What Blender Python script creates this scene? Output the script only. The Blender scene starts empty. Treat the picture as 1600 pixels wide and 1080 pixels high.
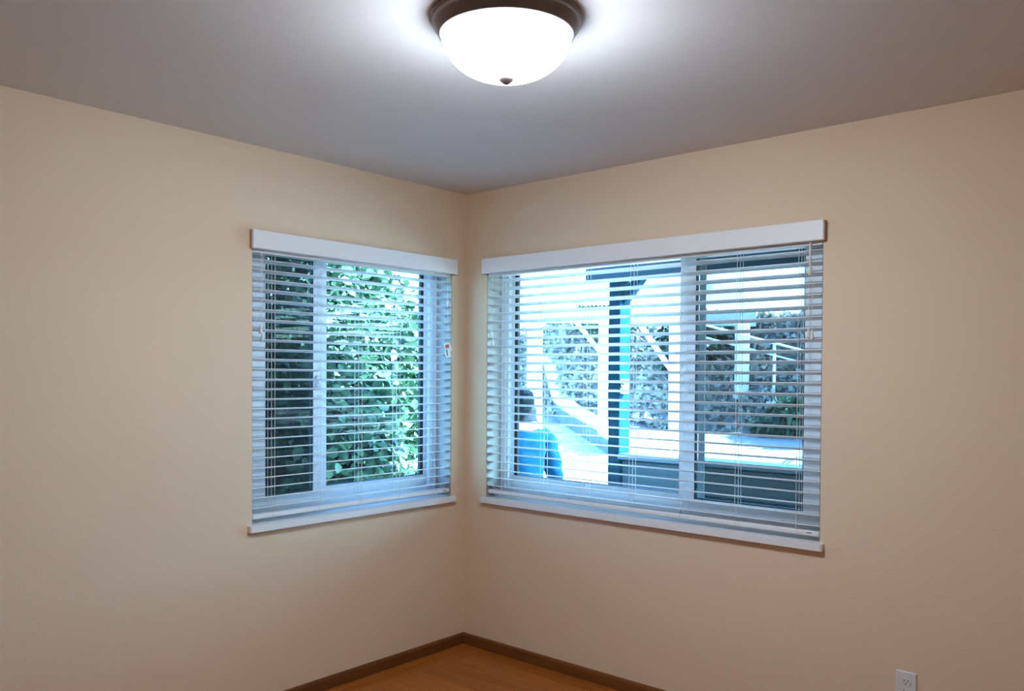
import bpy, bmesh, math, random
from mathutils import Vector, Matrix, Quaternion
import numpy as np

random.seed(7)
rng = np.random.default_rng(7)
SC = bpy.context.scene
COL = SC.collection

# ------------------------------------------------------------------ camera
cam_d = bpy.data.cameras.new('camera')
cam = bpy.data.objects.new('camera', cam_d)
COL.objects.link(cam)
cam_d.sensor_fit = 'HORIZONTAL'
cam_d.sensor_width = 36.0
cam_d.lens = 1307.67 / 1600 * 36.0
cam_d.shift_y = 65.55 / 1600
cam_d.clip_start = 0.05
YAW, PITCH, ROLL = 0.7172, -0.0167, 0.0063
fw = Vector((-math.sin(YAW) * math.cos(PITCH), math.cos(YAW) * math.cos(PITCH), math.sin(PITCH)))
rt = Vector((math.cos(YAW), math.sin(YAW), 0))
up = rt.cross(fw)
rt2 = rt * math.cos(ROLL) + up * math.sin(ROLL)
up2 = up * math.cos(ROLL) - rt * math.sin(ROLL)
M = Matrix((rt2, up2, -fw)).transposed().to_4x4()
M.translation = Vector((3.188, -3.2645, 1.4735))
cam.matrix_world = M
SC.camera = cam

# ------------------------------------------------------------------ sky, sun, exposure
SUN_AZ = Vector((0.79, 0.613, 0)).normalized()
SUN_EL = math.radians(37)
SUN = Vector((SUN_AZ.x * math.cos(SUN_EL), SUN_AZ.y * math.cos(SUN_EL), math.sin(SUN_EL)))
w = bpy.data.worlds.new('sky')
SC.world = w
w.use_nodes = True
nt = w.node_tree
nt.nodes.clear()
wo = nt.nodes.new('ShaderNodeOutputWorld')
bg = nt.nodes.new('ShaderNodeBackground')
sky = nt.nodes.new('ShaderNodeTexSky')
sky.sky_type = 'NISHITA'
sky.sun_disc = False
sky.sun_elevation = SUN_EL
sky.sun_rotation = math.atan2(SUN_AZ.x, SUN_AZ.y)
sky.air_density = 1.0
sky.dust_density = 1.5
mixc = nt.nodes.new('ShaderNodeMix')
mixc.data_type = 'RGBA'
mixc.blend_type = 'MULTIPLY'
mixc.inputs[0].default_value = 1.0
mixc.inputs[7].default_value = (0.45, 0.98, 1.45, 1)
nt.links.new(sky.outputs[0], mixc.inputs[6])
nt.links.new(mixc.outputs[2], bg.inputs[0])
bg.inputs[1].default_value = 2.6
nt.links.new(bg.outputs[0], wo.inputs[0])

sl = bpy.data.lights.new('sun', 'SUN')
sl.energy = 98
sl.angle = math.radians(0.6)
sl.color = (0.60, 0.90, 1.18)
so = bpy.data.objects.new('sun', sl)
COL.objects.link(so)
so.rotation_euler = (-SUN).to_track_quat('-Z', 'Y').to_euler()
so.location = SUN * 30
LAMP_STRENGTH = 79.0
LAMP_COLOR = (0.72, 0.88, 1.08, 1)

SC.view_settings.view_transform = 'Standard'
SC.view_settings.look = 'None'
SC.view_settings.gamma = 1.0
SC.view_settings.use_curve_mapping = False
SC.view_settings.exposure = 0.0


# ------------------------------------------------------------------ materials
def mat(name, col, rough=0.6, metal=0.0, spec=0.5, noise=None, bump=None, emit=None):
    """noise = (scale, amount, second colour); bump = (scale, strength, distance)"""
    m = bpy.data.materials.new(name)
    m.use_nodes = True
    t = m.node_tree
    b = t.nodes['Principled BSDF']
    b.inputs['Base Color'].default_value = (*col, 1)
    b.inputs['Roughness'].default_value = rough
    b.inputs['Metallic'].default_value = metal
    b.inputs['Specular IOR Level'].default_value = spec
    tc = t.nodes.new('ShaderNodeTexCoord')
    if noise:
        n = t.nodes.new('ShaderNodeTexNoise')
        n.inputs['Scale'].default_value = noise[0]
        n.inputs['Detail'].default_value = 5
        t.links.new(tc.outputs['Object'], n.inputs['Vector'])
        r = t.nodes.new('ShaderNodeMapRange')
        r.inputs[1].default_value = 0.5 - noise[1] / 2
        r.inputs[2].default_value = 0.5 + noise[1] / 2
        t.links.new(n.outputs[0], r.inputs[0])
        mx = t.nodes.new('ShaderNodeMix')
        mx.data_type = 'RGBA'
        t.links.new(r.outputs[0], mx.inputs[0])
        mx.inputs[6].default_value = (*col, 1)
        mx.inputs[7].default_value = (*noise[2], 1)
        t.links.new(mx.outputs[2], b.inputs['Base Color'])
    if bump:
        n2 = t.nodes.new('ShaderNodeTexNoise')
        n2.inputs['Scale'].default_value = bump[0]
        n2.inputs['Detail'].default_value = 3
        t.links.new(tc.outputs['Object'], n2.inputs['Vector'])
        bp = t.nodes.new('ShaderNodeBump')
        bp.inputs['Strength'].default_value = bump[1]
        bp.inputs['Distance'].default_value = bump[2]
        t.links.new(n2.outputs[0], bp.inputs['Height'])
        t.links.new(bp.outputs[0], b.inputs['Normal'])
    if emit:
        b.inputs['Emission Color'].default_value = emit[0]
        b.inputs['Emission Strength'].default_value = emit[1]
    return m


def wood(name, c1, c2, scale, rough=0.35, axis_x=True, rnd=True):
    m = bpy.data.materials.new(name)
    m.use_nodes = True
    t = m.node_tree
    b = t.nodes['Principled BSDF']
    b.inputs['Roughness'].default_value = rough
    b.inputs['Specular IOR Level'].default_value = 0.25
    tc = t.nodes.new('ShaderNodeTexCoord')
    mp = t.nodes.new('ShaderNodeMapping')
    mp.inputs['Scale'].default_value = (1.5, 28, 28) if axis_x else (28, 1.5, 28)
    t.links.new(tc.outputs['Object'], mp.inputs[0])
    oi = t.nodes.new('ShaderNodeObjectInfo')
    ad = t.nodes.new('ShaderNodeVectorMath')
    ad.operation = 'ADD'
    sc_ = t.nodes.new('ShaderNodeMath')
    sc_.operation = 'MULTIPLY'
    sc_.inputs[1].default_value = 37.0
    t.links.new(oi.outputs['Random'], sc_.inputs[0])
    t.links.new(mp.outputs[0], ad.inputs[0])
    t.links.new(sc_.outputs[0], ad.inputs[1])
    n = t.nodes.new('ShaderNodeTexNoise')
    n.inputs['Scale'].default_value = scale
    n.inputs['Detail'].default_value = 6
    n.inputs['Distortion'].default_value = 0.6
    t.links.new(ad.outputs[0], n.inputs['Vector'])
    rp = t.nodes.new('ShaderNodeMix')
    rp.data_type = 'RGBA'
    rp.inputs[6].default_value = (*c1, 1)
    rp.inputs[7].default_value = (*c2, 1)
    mr = t.nodes.new('ShaderNodeMapRange')
    mr.inputs[1].default_value = 0.3
    mr.inputs[2].default_value = 0.7
    t.links.new(n.outputs[0], mr.inputs[0])
    t.links.new(mr.outputs[0], rp.inputs[0])
    hs = t.nodes.new('ShaderNodeHueSaturation')
    vr = t.nodes.new('ShaderNodeMapRange')
    vr.inputs[3].default_value = 0.88
    vr.inputs[4].default_value = 1.14
    t.links.new(oi.outputs['Random'], vr.inputs[0])
    t.links.new(vr.outputs[0], hs.inputs['Value'])
    t.links.new(rp.outputs[2], hs.inputs['Color'])
    t.links.new(hs.outputs[0], b.inputs['Base Color'])
    return m


def leaf_mat(name, c1, c2, rough=0.45):
    m = bpy.data.materials.new(name)
    m.use_nodes = True
    t = m.node_tree
    b = t.nodes['Principled BSDF']
    b.inputs['Roughness'].default_value = rough
    b.inputs['Specular IOR Level'].default_value = 0.3
    g = t.nodes.new('ShaderNodeNewGeometry')
    mx = t.nodes.new('ShaderNodeMix')
    mx.data_type = 'RGBA'
    mx.inputs[6].default_value = (*c1, 1)
    mx.inputs[7].default_value = (*c2, 1)
    t.links.new(g.outputs['Random Per Island'], mx.inputs[0])
    t.links.new(mx.outputs[2], b.inputs['Base Color'])
    tr = t.nodes.new('ShaderNodeBsdfTranslucent')
    t.links.new(mx.outputs[2], tr.inputs[0])
    ms = t.nodes.new('ShaderNodeMixShader')
    ms.inputs[0].default_value = 0.22
    t.links.new(b.outputs[0], ms.inputs[1])
    t.links.new(tr.outputs[0], ms.inputs[2])
    t.links.new(ms.outputs[0], t.nodes['Material Output'].inputs[0])
    return m


def glass_mat():
    m = bpy.data.materials.new('window_glass')
    m.use_nodes = True
    t = m.node_tree
    t.nodes.remove(t.nodes['Principled BSDF'])
    tr = t.nodes.new('ShaderNodeBsdfTransparent')
    tr.inputs[0].default_value = (0.93, 0.975, 0.97, 1)
    gl = t.nodes.new('ShaderNodeBsdfGlossy')
    gl.inputs['Roughness'].default_value = 0.01
    fr = t.nodes.new('ShaderNodeFresnel')
    ge = t.nodes.new('ShaderNodeNewGeometry')
    io = t.nodes.new('ShaderNodeMapRange')        # the same ratio seen from either face of the thin pane
    io.inputs[3].default_value = 1.3
    io.inputs[4].default_value = 1 / 1.3
    t.links.new(ge.outputs['Backfacing'], io.inputs[0])
    t.links.new(io.outputs[0], fr.inputs[0])
    ms = t.nodes.new('ShaderNodeMixShader')
    t.links.new(fr.outputs[0], ms.inputs[0])
    t.links.new(tr.outputs[0], ms.inputs[1])
    t.links.new(gl.outputs[0], ms.inputs[2])
    t.links.new(ms.outputs[0], t.nodes['Material Output'].inputs[0])
    return m


def screen_mat():
    m = bpy.data.materials.new('insect_screen_mesh')
    m.use_nodes = True
    t = m.node_tree
    t.nodes.remove(t.nodes['Principled BSDF'])
    tr = t.nodes.new('ShaderNodeBsdfTransparent')
    df = t.nodes.new('ShaderNodeBsdfDiffuse')
    df.inputs[0].default_value = (0.05, 0.055, 0.055, 1)
    ms = t.nodes.new('ShaderNodeMixShader')
    ms.inputs[0].default_value = 0.45
    t.links.new(tr.outputs[0], ms.inputs[1])
    t.links.new(df.outputs[0], ms.inputs[2])
    t.links.new(ms.outputs[0], t.nodes['Material Output'].inputs[0])
    return m


MT = {
    'wall': mat('beige_wall_paint', (0.80, 0.585, 0.395), 0.75, spec=0.25, bump=(140, 0.25, 0.004)),
    'wall_tan': mat('bounce_cut_tan', (0.48, 0.36, 0.24), 0.75, spec=0.25, bump=(140, 0.25, 0.004)),  # darker tan given to the unseen walls to cut bounce light
    'ceil': mat('white_ceiling_paint', (0.74, 0.66, 0.61), 0.8, spec=0.2, bump=(26, 0.18, 0.006)),
    'trimw': mat('white_trim_paint', (0.83, 0.775, 0.735), 0.4),
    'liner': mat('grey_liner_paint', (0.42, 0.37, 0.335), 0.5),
    'vinyl': mat('white_vinyl', (0.80, 0.82, 0.84), 0.35),
    'slat': mat('white_slat', (0.80, 0.765, 0.735), 0.38),
    'val': mat('white_valance', (0.86, 0.79, 0.745), 0.4),
    'tan_end': mat('tan_end_grain', (0.50, 0.33, 0.20), 0.6),
    'cord': mat('white_cord', (0.8, 0.79, 0.77), 0.7),
    'gasket': mat('black_gasket', (0.012, 0.02, 0.022), 0.6),
    'dark_hole': mat('dark_hole', (0.02, 0.017, 0.015), 0.8),
    'screen_frame': mat('grey_screen_frame', (0.16, 0.18, 0.18), 0.5),
    'plastic': mat('white_plastic', (0.74, 0.70, 0.66), 0.4),
    'bronze': mat('brown_bronze_metal', (0.16, 0.115, 0.10), 0.38, metal=0.7),
    'red': mat('red_print', (0.55, 0.03, 0.02), 0.5),
    'ink': mat('black_print', (0.03, 0.03, 0.03), 0.5),
    'glass': glass_mat(), 'screen': screen_mat(),
    'base': wood('stained_baseboard_wood', (0.20, 0.070, 0.016), (0.14, 0.046, 0.010), 2.2, 0.4),
    'base_y': wood('stained_baseboard_wood_y', (0.20, 0.070, 0.016), (0.14, 0.046, 0.010), 2.2, 0.4, axis_x=False),
    'oak': wood('oak_floor_wood', (0.40, 0.115, 0.016), (0.30, 0.080, 0.010), 1.8, 0.3),
    'oak_y': wood('oak_floor_wood_y', (0.40, 0.115, 0.016), (0.30, 0.080, 0.010), 1.8, 0.3, axis_x=False),
    'sub': mat('dark_subfloor', (0.05, 0.025, 0.012), 0.8),
    'dkboard': mat('dark_green_painted_board', (0.003, 0.030, 0.048), 0.6, noise=(6, 0.5, (0.005, 0.040, 0.062))),
    'dkpost': mat('dark_painted_post', (0.005, 0.034, 0.055), 0.9, spec=0.02),
    'dkcap': mat('grey_blue_painted_cap', (0.06, 0.12, 0.17), 0.5, spec=0.3),
    'white_post': mat('white_painted_post', (0.78, 0.78, 0.76), 0.5),
    'fascia': mat('grey_blue_fascia', (0.26, 0.32, 0.36), 0.5),
    'block': mat('shade_toned_block', (0.07, 0.10, 0.12), 0.8, noise=(5, 0.5, (0.09, 0.12, 0.14))),  # wall face darkened and blued, its shade put into the colour
    'roofsheet': mat('white_metal_sheet', (0.80, 0.80, 0.78), 0.4),
    'shingle': mat('grey_shingle', (0.12, 0.12, 0.12), 0.85, noise=(20, 0.6, (0.2, 0.19, 0.18))),
    'concrete': mat('pale_concrete', (0.60, 0.58, 0.54), 0.8, noise=(8, 0.6, (0.48, 0.47, 0.44))),
    'ground': mat('dry_ground', (0.44, 0.44, 0.42), 0.9, noise=(1.4, 0.5, (0.30, 0.30, 0.29)), bump=(9, 0.6, 0.05)),
    'bank': mat('leafy_bank', (0.17, 0.17, 0.165), 0.9, noise=(2.2, 0.5, (0.09, 0.10, 0.095)), bump=(7, 0.8, 0.08)),
    'bark': mat('grey_brown_bark', (0.12, 0.09, 0.065), 0.9, noise=(14, 0.6, (0.06, 0.045, 0.035)), bump=(20, 0.8, 0.02)),
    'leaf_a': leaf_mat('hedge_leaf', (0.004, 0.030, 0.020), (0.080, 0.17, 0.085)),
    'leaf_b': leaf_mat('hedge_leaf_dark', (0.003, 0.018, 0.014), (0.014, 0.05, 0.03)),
    'leaf_d': leaf_mat('sun_painted_hedge_leaf', (0.05, 0.15, 0.075), (0.24, 0.40, 0.22)),  # lightened leaves: sunlight on the hedge is put into their colour
    'leaf_c': leaf_mat('dry_leaf', (0.22, 0.21, 0.17), (0.40, 0.39, 0.34), 0.7),
    'skin': mat('skin', (0.55, 0.36, 0.27), 0.5),
    'jacket': mat('blue_denim', (0.001, 0.018, 0.050), 0.9, spec=0.02, noise=(9, 0.5, (0.001, 0.040, 0.095))),
    'trousers': mat('dark_trousers', (0.02, 0.03, 0.045), 0.8),
    'hair': mat('dark_brown_hair', (0.012, 0.016, 0.020), 0.9, spec=0.1, bump=(60, 0.5, 0.01)),
    'shirt': mat('pale_shirt', (0.62, 0.70, 0.66), 0.8),
    'shoe': mat('black_shoe', (0.02, 0.02, 0.02), 0.5),
    'eye': mat('dark_eye', (0.02, 0.015, 0.012), 0.3),
    'lip': mat('lips', (0.40, 0.16, 0.14), 0.5),
    'wire': mat('white_wire', (0.8, 0.8, 0.8), 0.4),
}
m = bpy.data.materials.new('lit_white_glass')
m.use_nodes = True
_b = m.node_tree.nodes['Principled BSDF']
_b.inputs['Base Color'].default_value = (0.9, 0.9, 0.9, 1)
_b.inputs['Roughness'].default_value = 0.2
_b.inputs['Emission Color'].default_value = LAMP_COLOR
# emission graded by height to shape the glow: dim rim, bright belly, dimmer bottom
_t = m.node_tree
_tc = _t.nodes.new('ShaderNodeTexCoord')
_sx = _t.nodes.new('ShaderNodeSeparateXYZ')
_mr = _t.nodes.new('ShaderNodeMapRange')
_mr.inputs[1].default_value = -0.058
_mr.inputs[2].default_value = -0.122
_mr.inputs[3].default_value = LAMP_STRENGTH * 0.12
_mr.inputs[4].default_value = LAMP_STRENGTH * 1.75
_t.links.new(_tc.outputs['Object'], _sx.inputs[0])
_t.links.new(_sx.outputs[2], _mr.inputs[0])
_m3 = _t.nodes.new('ShaderNodeMapRange')
_m3.inputs[1].default_value = -0.140
_m3.inputs[2].default_value = -0.165
_m3.inputs[3].default_value = 1.0
_m3.inputs[4].default_value = 0.4
_t.links.new(_sx.outputs[2], _m3.inputs[0])
_mu = _t.nodes.new('ShaderNodeMath')
_mu.operation = 'MULTIPLY'
_t.links.new(_mr.outputs[0], _mu.inputs[0])
_t.links.new(_m3.outputs[0], _mu.inputs[1])
_t.links.new(_mu.outputs[0], _b.inputs['Emission Strength'])
MT['bowl'] = m
m = bpy.data.materials.new('translucent_white_sheet')
m.use_nodes = True
_t = m.node_tree
_b = _t.nodes['Principled BSDF']
_b.inputs['Base Color'].default_value = (0.8, 0.82, 0.82, 1)
_tl = _t.nodes.new('ShaderNodeBsdfTranslucent')
_tl.inputs[0].default_value = (0.85, 0.9, 0.9, 1)
_tp = _t.nodes.new('ShaderNodeBsdfTransparent')
_m1 = _t.nodes.new('ShaderNodeMixShader')
_m2 = _t.nodes.new('ShaderNodeMixShader')
_m1.inputs[0].default_value = 0.5
_m2.inputs[0].default_value = 0.7
_t.links.new(_b.outputs[0], _m1.inputs[1])
_t.links.new(_tl.outputs[0], _m1.inputs[2])
_t.links.new(_m1.outputs[0], _m2.inputs[1])
_t.links.new(_tp.outputs[0], _m2.inputs[2])
_t.links.new(_m2.outputs[0], _t.nodes['Material Output'].inputs[0])
MT['roofsheet'] = m


# ------------------------------------------------------------------ mesh helpers
class MB:
    def __init__(self):
        self.v, self.f = [], []

    def add(self, vs, fs):
        o = len(self.v)
        self.v += [tuple(p) for p in vs]
        self.f += [tuple(i + o for i in f) for f in fs]
        return self

    def box(self, x0, x1, y0, y1, z0, z1, c=0.0):
        """box, with its edges along every axis chamfered by c"""
        if c <= 0:
            vs = [(x, y, z) for z in (z0, z1) for y in (y0, y1) for x in (x0, x1)]
            return self.add(vs, [(0, 2, 3, 1), (4, 5, 7, 6), (0, 1, 5, 4), (2, 6, 7, 3), (0, 4, 6, 2), (1, 3, 7, 5)])
        bm = bmesh.new()
        bmesh.ops.create_cube(bm, size=1)
        for q in bm.verts:
            q.co = Vector((x0 + (q.co.x + .5) * (x1 - x0), y0 + (q.co.y + .5) * (y1 - y0), z0 + (q.co.z + .5) * (z1 - z0)))
        bmesh.ops.bevel(bm, geom=bm.edges[:], offset=c, segments=1, affect='EDGES')
        self.frombm(bm)
        return self

    def frombm(self, bm):
        bm.verts.index_update()
        self.add([q.co[:] for q in bm.verts], [[q.index for q in f.verts] for f in bm.faces])
        bm.free()
        return self

    def obox(self, a, b, wd, ht, c=0.0, upv=(0, 0, 1)):
        """bar from a to b, wd across and ht along upv"""
        a, b = Vector(a), Vector(b)
        d = b - a
        L = d.length
        x = d.normalized()
        y = Vector(upv).cross(x)
        y.normalize()
        z = x.cross(y)
        t = MB().box(0, L, -wd / 2, wd / 2, -ht / 2, ht / 2, c)
        self.add([a + x * q[0] + y * q[1] + z * q[2] for q in t.v], t.f)
        return self

    def tube(self, pts, r, n=8, cap=True):
        pts = [Vector(p) for p in pts]
        rs = r if isinstance(r, (list, tuple)) else [r] * len(pts)
        prev = None
        rings = []
        for i, p in enumerate(pts):
            if i == 0:
                t = pts[1] - p
            elif i == len(pts) - 1:
                t = p - pts[i - 1]
            else:
                t = pts[i + 1] - pts[i - 1]
            t.normalize()
            if prev is None:
                h = Vector((1, 0, 0)) if abs(t.x) < .9 else Vector((0, 1, 0))
                a = t.cross(h).normalized()
            else:
                a = (prev - t * prev.dot(t)).normalized()
            prev = a
            b = t.cross(a)
            rings.append([p + (a * math.cos(k * 2 * math.pi / n) + b * math.sin(k * 2 * math.pi / n)) * rs[i] for k in range(n)])
        vs = [q for rg in rings for q in rg]
        fs = []
        for i in range(len(pts) - 1):
            for k in range(n):
                fs.append((i * n + k, i * n + (k + 1) % n, (i + 1) * n + (k + 1) % n, (i + 1) * n + k))
        if cap:
            fs.append(tuple(reversed(range(n))))
            fs.append(tuple(range((len(pts) - 1) * n, len(pts) * n)))
        return self.add(vs, fs)

    def lathe(self, prof, n=48, cx=0, cy=0):
        vs, fs = [], []
        rings = []
        for r, z in prof:
            if r < 1e-6:
                rings.append([len(vs)])
                vs.append((cx, cy, z))
            else:
                rings.append(list(range(len(vs), len(vs) + n)))
                vs += [(cx + r * math.cos(2 * math.pi * k / n), cy + r * math.sin(2 * math.pi * k / n), z) for k in range(n)]
        for a, b in zip(rings, rings[1:]):
            for k in range(n):
                k2 = (k + 1) % n
                if len(a) == 1 and len(b) == 1:
                    continue
                if len(a) == 1:
                    fs.append((a[0], b[k], b[k2]))
                elif len(b) == 1:
                    fs.append((a[k], b[0], a[k2]))
                else:
                    fs.append((a[k], b[k], b[k2], a[k2]))
        return self.add(vs, fs)

    def ring(self, u0, u1, z0, z1, v0, v1, wl, wr, wb, wt):
        """rectangular frame in the u-z plane, v deep: mitred as four bars"""
        o = [(u0, z0), (u1, z0), (u1, z1), (u0, z1)]
        i = [(u0 + wl, z0 + wb), (u1 - wr, z0 + wb), (u1 - wr, z1 - wt), (u0 + wl, z1 - wt)]
        vs = [(a, v0, b) for a, b in o] + [(a, v0, b) for a, b in i] + [(a, v1, b) for a, b in o] + [(a, v1, b) for a, b in i]
        fs = []
        for k in range(4):
            j = (k + 1) % 4
            fs += [(k, j, 4 + j, 4 + k), (8 + j, 8 + k, 12 + k, 12 + j), (j, k, 8 + k, 8 + j), (4 + k, 4 + j, 12 + j, 12 + k)]
        return self.add(vs, fs)

    def mesh(self, name, material, smooth=False):
        me = bpy.data.meshes.new(name)
        me.from_pydata(self.v, [], self.f)
        me.materials.append(material)
        bm = bmesh.new()
        bm.from_mesh(me)
        bmesh.ops.recalc_face_normals(bm, faces=bm.faces)
        bm.to_mesh(me)
        bm.free()
        if smooth:
            for p in me.polygons:
                p.use_smooth = True
        return me

    def obj(self, name, material, parent=None, smooth=False, bevel=None):
        o = bpy.data.objects.new(name, self.mesh(name, material, smooth))
        COL.objects.link(o)
        o.parent = parent
        if smooth == 'auto':
            pass
        return o


def link(name, me, parent=None, loc=(0, 0, 0), rot=(0, 0, 0), scale=None):
    o = bpy.data.objects.new(name, me)
    COL.objects.link(o)
    o.parent = parent
    o.location = loc
    o.rotation_euler = rot
    if scale is not None:
        o.scale = scale
    return o


def thing(name, label, cat, loc=(0, 0, 0), rz=0.0, group=None):
    o = bpy.data.objects.new(name, None)
    COL.objects.link(o)
    o.location = loc
    o.rotation_euler = (0, 0, rz)
    o['label'] = label
    o['category'] = cat
    if group:
        o['group'] = group
    return o


def tag(o, label, cat, group=None, kind=None):
    o['label'] = label
    o['category'] = cat
    if group:
        o['group'] = group
    if kind:
        o['kind'] = kind
    return o


def struct(o, label=None):
    o['kind'] = 'structure'
    if label:
        o['label'] = label
    return o


# ------------------------------------------------------------------ room shell
RX, RY, H, T = 3.45, -3.5, 2.44, 0.19
SILL_B, TOP = 0.787, 2.06
LU0, LU1 = -1.30, -0.10      # left window opening, along y
RU0, RU1 = 0.16, 1.95        # right window opening, along x


def wall_with_hole(u_min, u_max, h0, h1, z_top):
    us = [u_min, h0, h1, u_max]
    zs = [-0.02, SILL_B, TOP, z_top]
    vs, fs = [], []
    idx = {}
    for v in (0, T):
        for i, u in enumerate(us):
            for j, z in enumerate(zs):
                idx[(i, j, v)] = len(vs)
                vs.append((u, v, z))
    for v in (0, T):
        for i in range(3):
            for j in range(3):
                if i == 1 and j == 1:
                    continue
                fs.append((idx[(i, j, v)], idx[(i + 1, j, v)], idx[(i + 1, j + 1, v)], idx[(i, j + 1, v)]))
    def side(a, b):
        fs.append((idx[(*a, 0)], idx[(*b, 0)], idx[(*b, T)], idx[(*a, T)]))
    for i in range(3):
        side((i, 0), (i + 1, 0))
        side((i, 3), (i + 1, 3))
        side((0, i), (0, i + 1))
        side((3, i), (3, i + 1))
    side((1, 1), (2, 1)); side((1, 2), (2, 2)); side((1, 1), (1, 2)); side((2, 1), (2, 2))
    return MB().add(vs, fs)


def turned(mb):          # u along +y, v outwards along -x  (left wall)
    o = MB()
    o.v = [(-q[1], q[0], q[2]) for q in mb.v]
    o.f = mb.f
    return o


struct(wall_with_hole(0.0, RX, RU0, RU1, H).obj('wall_right', MT['wall']))
struct(turned(wall_with_hole(RY, T, LU0, LU1, H)).obj('wall_left', MT['wall']))
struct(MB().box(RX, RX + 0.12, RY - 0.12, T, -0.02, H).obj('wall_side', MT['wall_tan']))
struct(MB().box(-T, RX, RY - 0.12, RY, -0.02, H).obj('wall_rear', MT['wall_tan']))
struct(MB().box(-T, RX + 0.12, RY - 0.12, T, H, H + 0.12).obj('ceiling', MT['ceil']))

# oak floor: a sub-floor with every strip a plank of its own
fl = struct(MB().box(0, RX, RY, 0, -0.06, -0.012).obj('floor', MT['sub']))
PW, G = 0.057, 0.0012
x_b = 0.0
pl_me = {}
def plank(x0, x1, y0, y1, along_x):
    key = (round(x1 - x0, 4), round(y1 - y0, 4), along_x)
    if key not in pl_me:
        hx, hy = (x1 - x0) / 2 - G / 2, (y1 - y0) / 2 - G / 2
        pl_me[key] = MB().box(-hx, hx, -hy, hy, -0.012, 0.0, 0.0012).mesh('plank', MT['oak' if along_x else 'oak_y'])
    link('plank', pl_me[key], fl, ((x0 + x1) / 2, (y0 + y1) / 2, random.uniform(-0.0004, 0.0)))
BORD = 3
for k in range(BORD):                       # border strips along the left wall
    y = RY
    cuts = [RY, RY + random.choice([0.9, 1.3, 1.7]), RY + random.choice([2.2, 2.5, 2.8]), 0.0]
    for a, b in zip(cuts, cuts[1:]):
        plank(k * PW, (k + 1) * PW, a, b, False)
xs = BORD * PW
j = 0
y1 = 0.0
LENS = [0.6, 0.9, 1.2]
while y1 > RY + 0.02:
    y0 = max(RY, y1 - PW)
    x = xs
    first = True
    while x < RX - 1e-4:
        L = random.choice(LENS) if y1 > -1.2 else 1.8
        if first and y1 > -1.2:
            L = random.choice([0.35, 0.6, 0.85, 1.1])
        x2 = x + L
        if x2 > RX - 0.25:
            x2 = RX
        plank(x, x2, y0, y1, True)
        x = x2
        first = False
    y1 = y0

# baseboards: stained, eased top edge
def baseboard_profile(L, name, axis):
    pr = [(0, 0), (0.013, 0), (0.013, 0.046), (0.009, 0.055), (0, 0.058)]
    n = len(pr)
    vs = []
    for s in (0, L):
        for d, z in pr:
            vs.append((s, -d, z) if axis == 'x' else (d, -s, z))
    fs = [tuple(range(n)), tuple(range(2 * n - 1, n - 1, -1))]
    for k in range(n):
        fs.append((k, (k + 1) % n, n + (k + 1) % n, n + k))
    return MB().add(vs, fs)
struct(baseboard_profile(RX, 'b', 'x').obj('baseboard_right', MT['base']))
struct(baseboard_profile(-RY, 'b', 'y').obj('baseboard_left', MT['base_y']))


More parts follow.
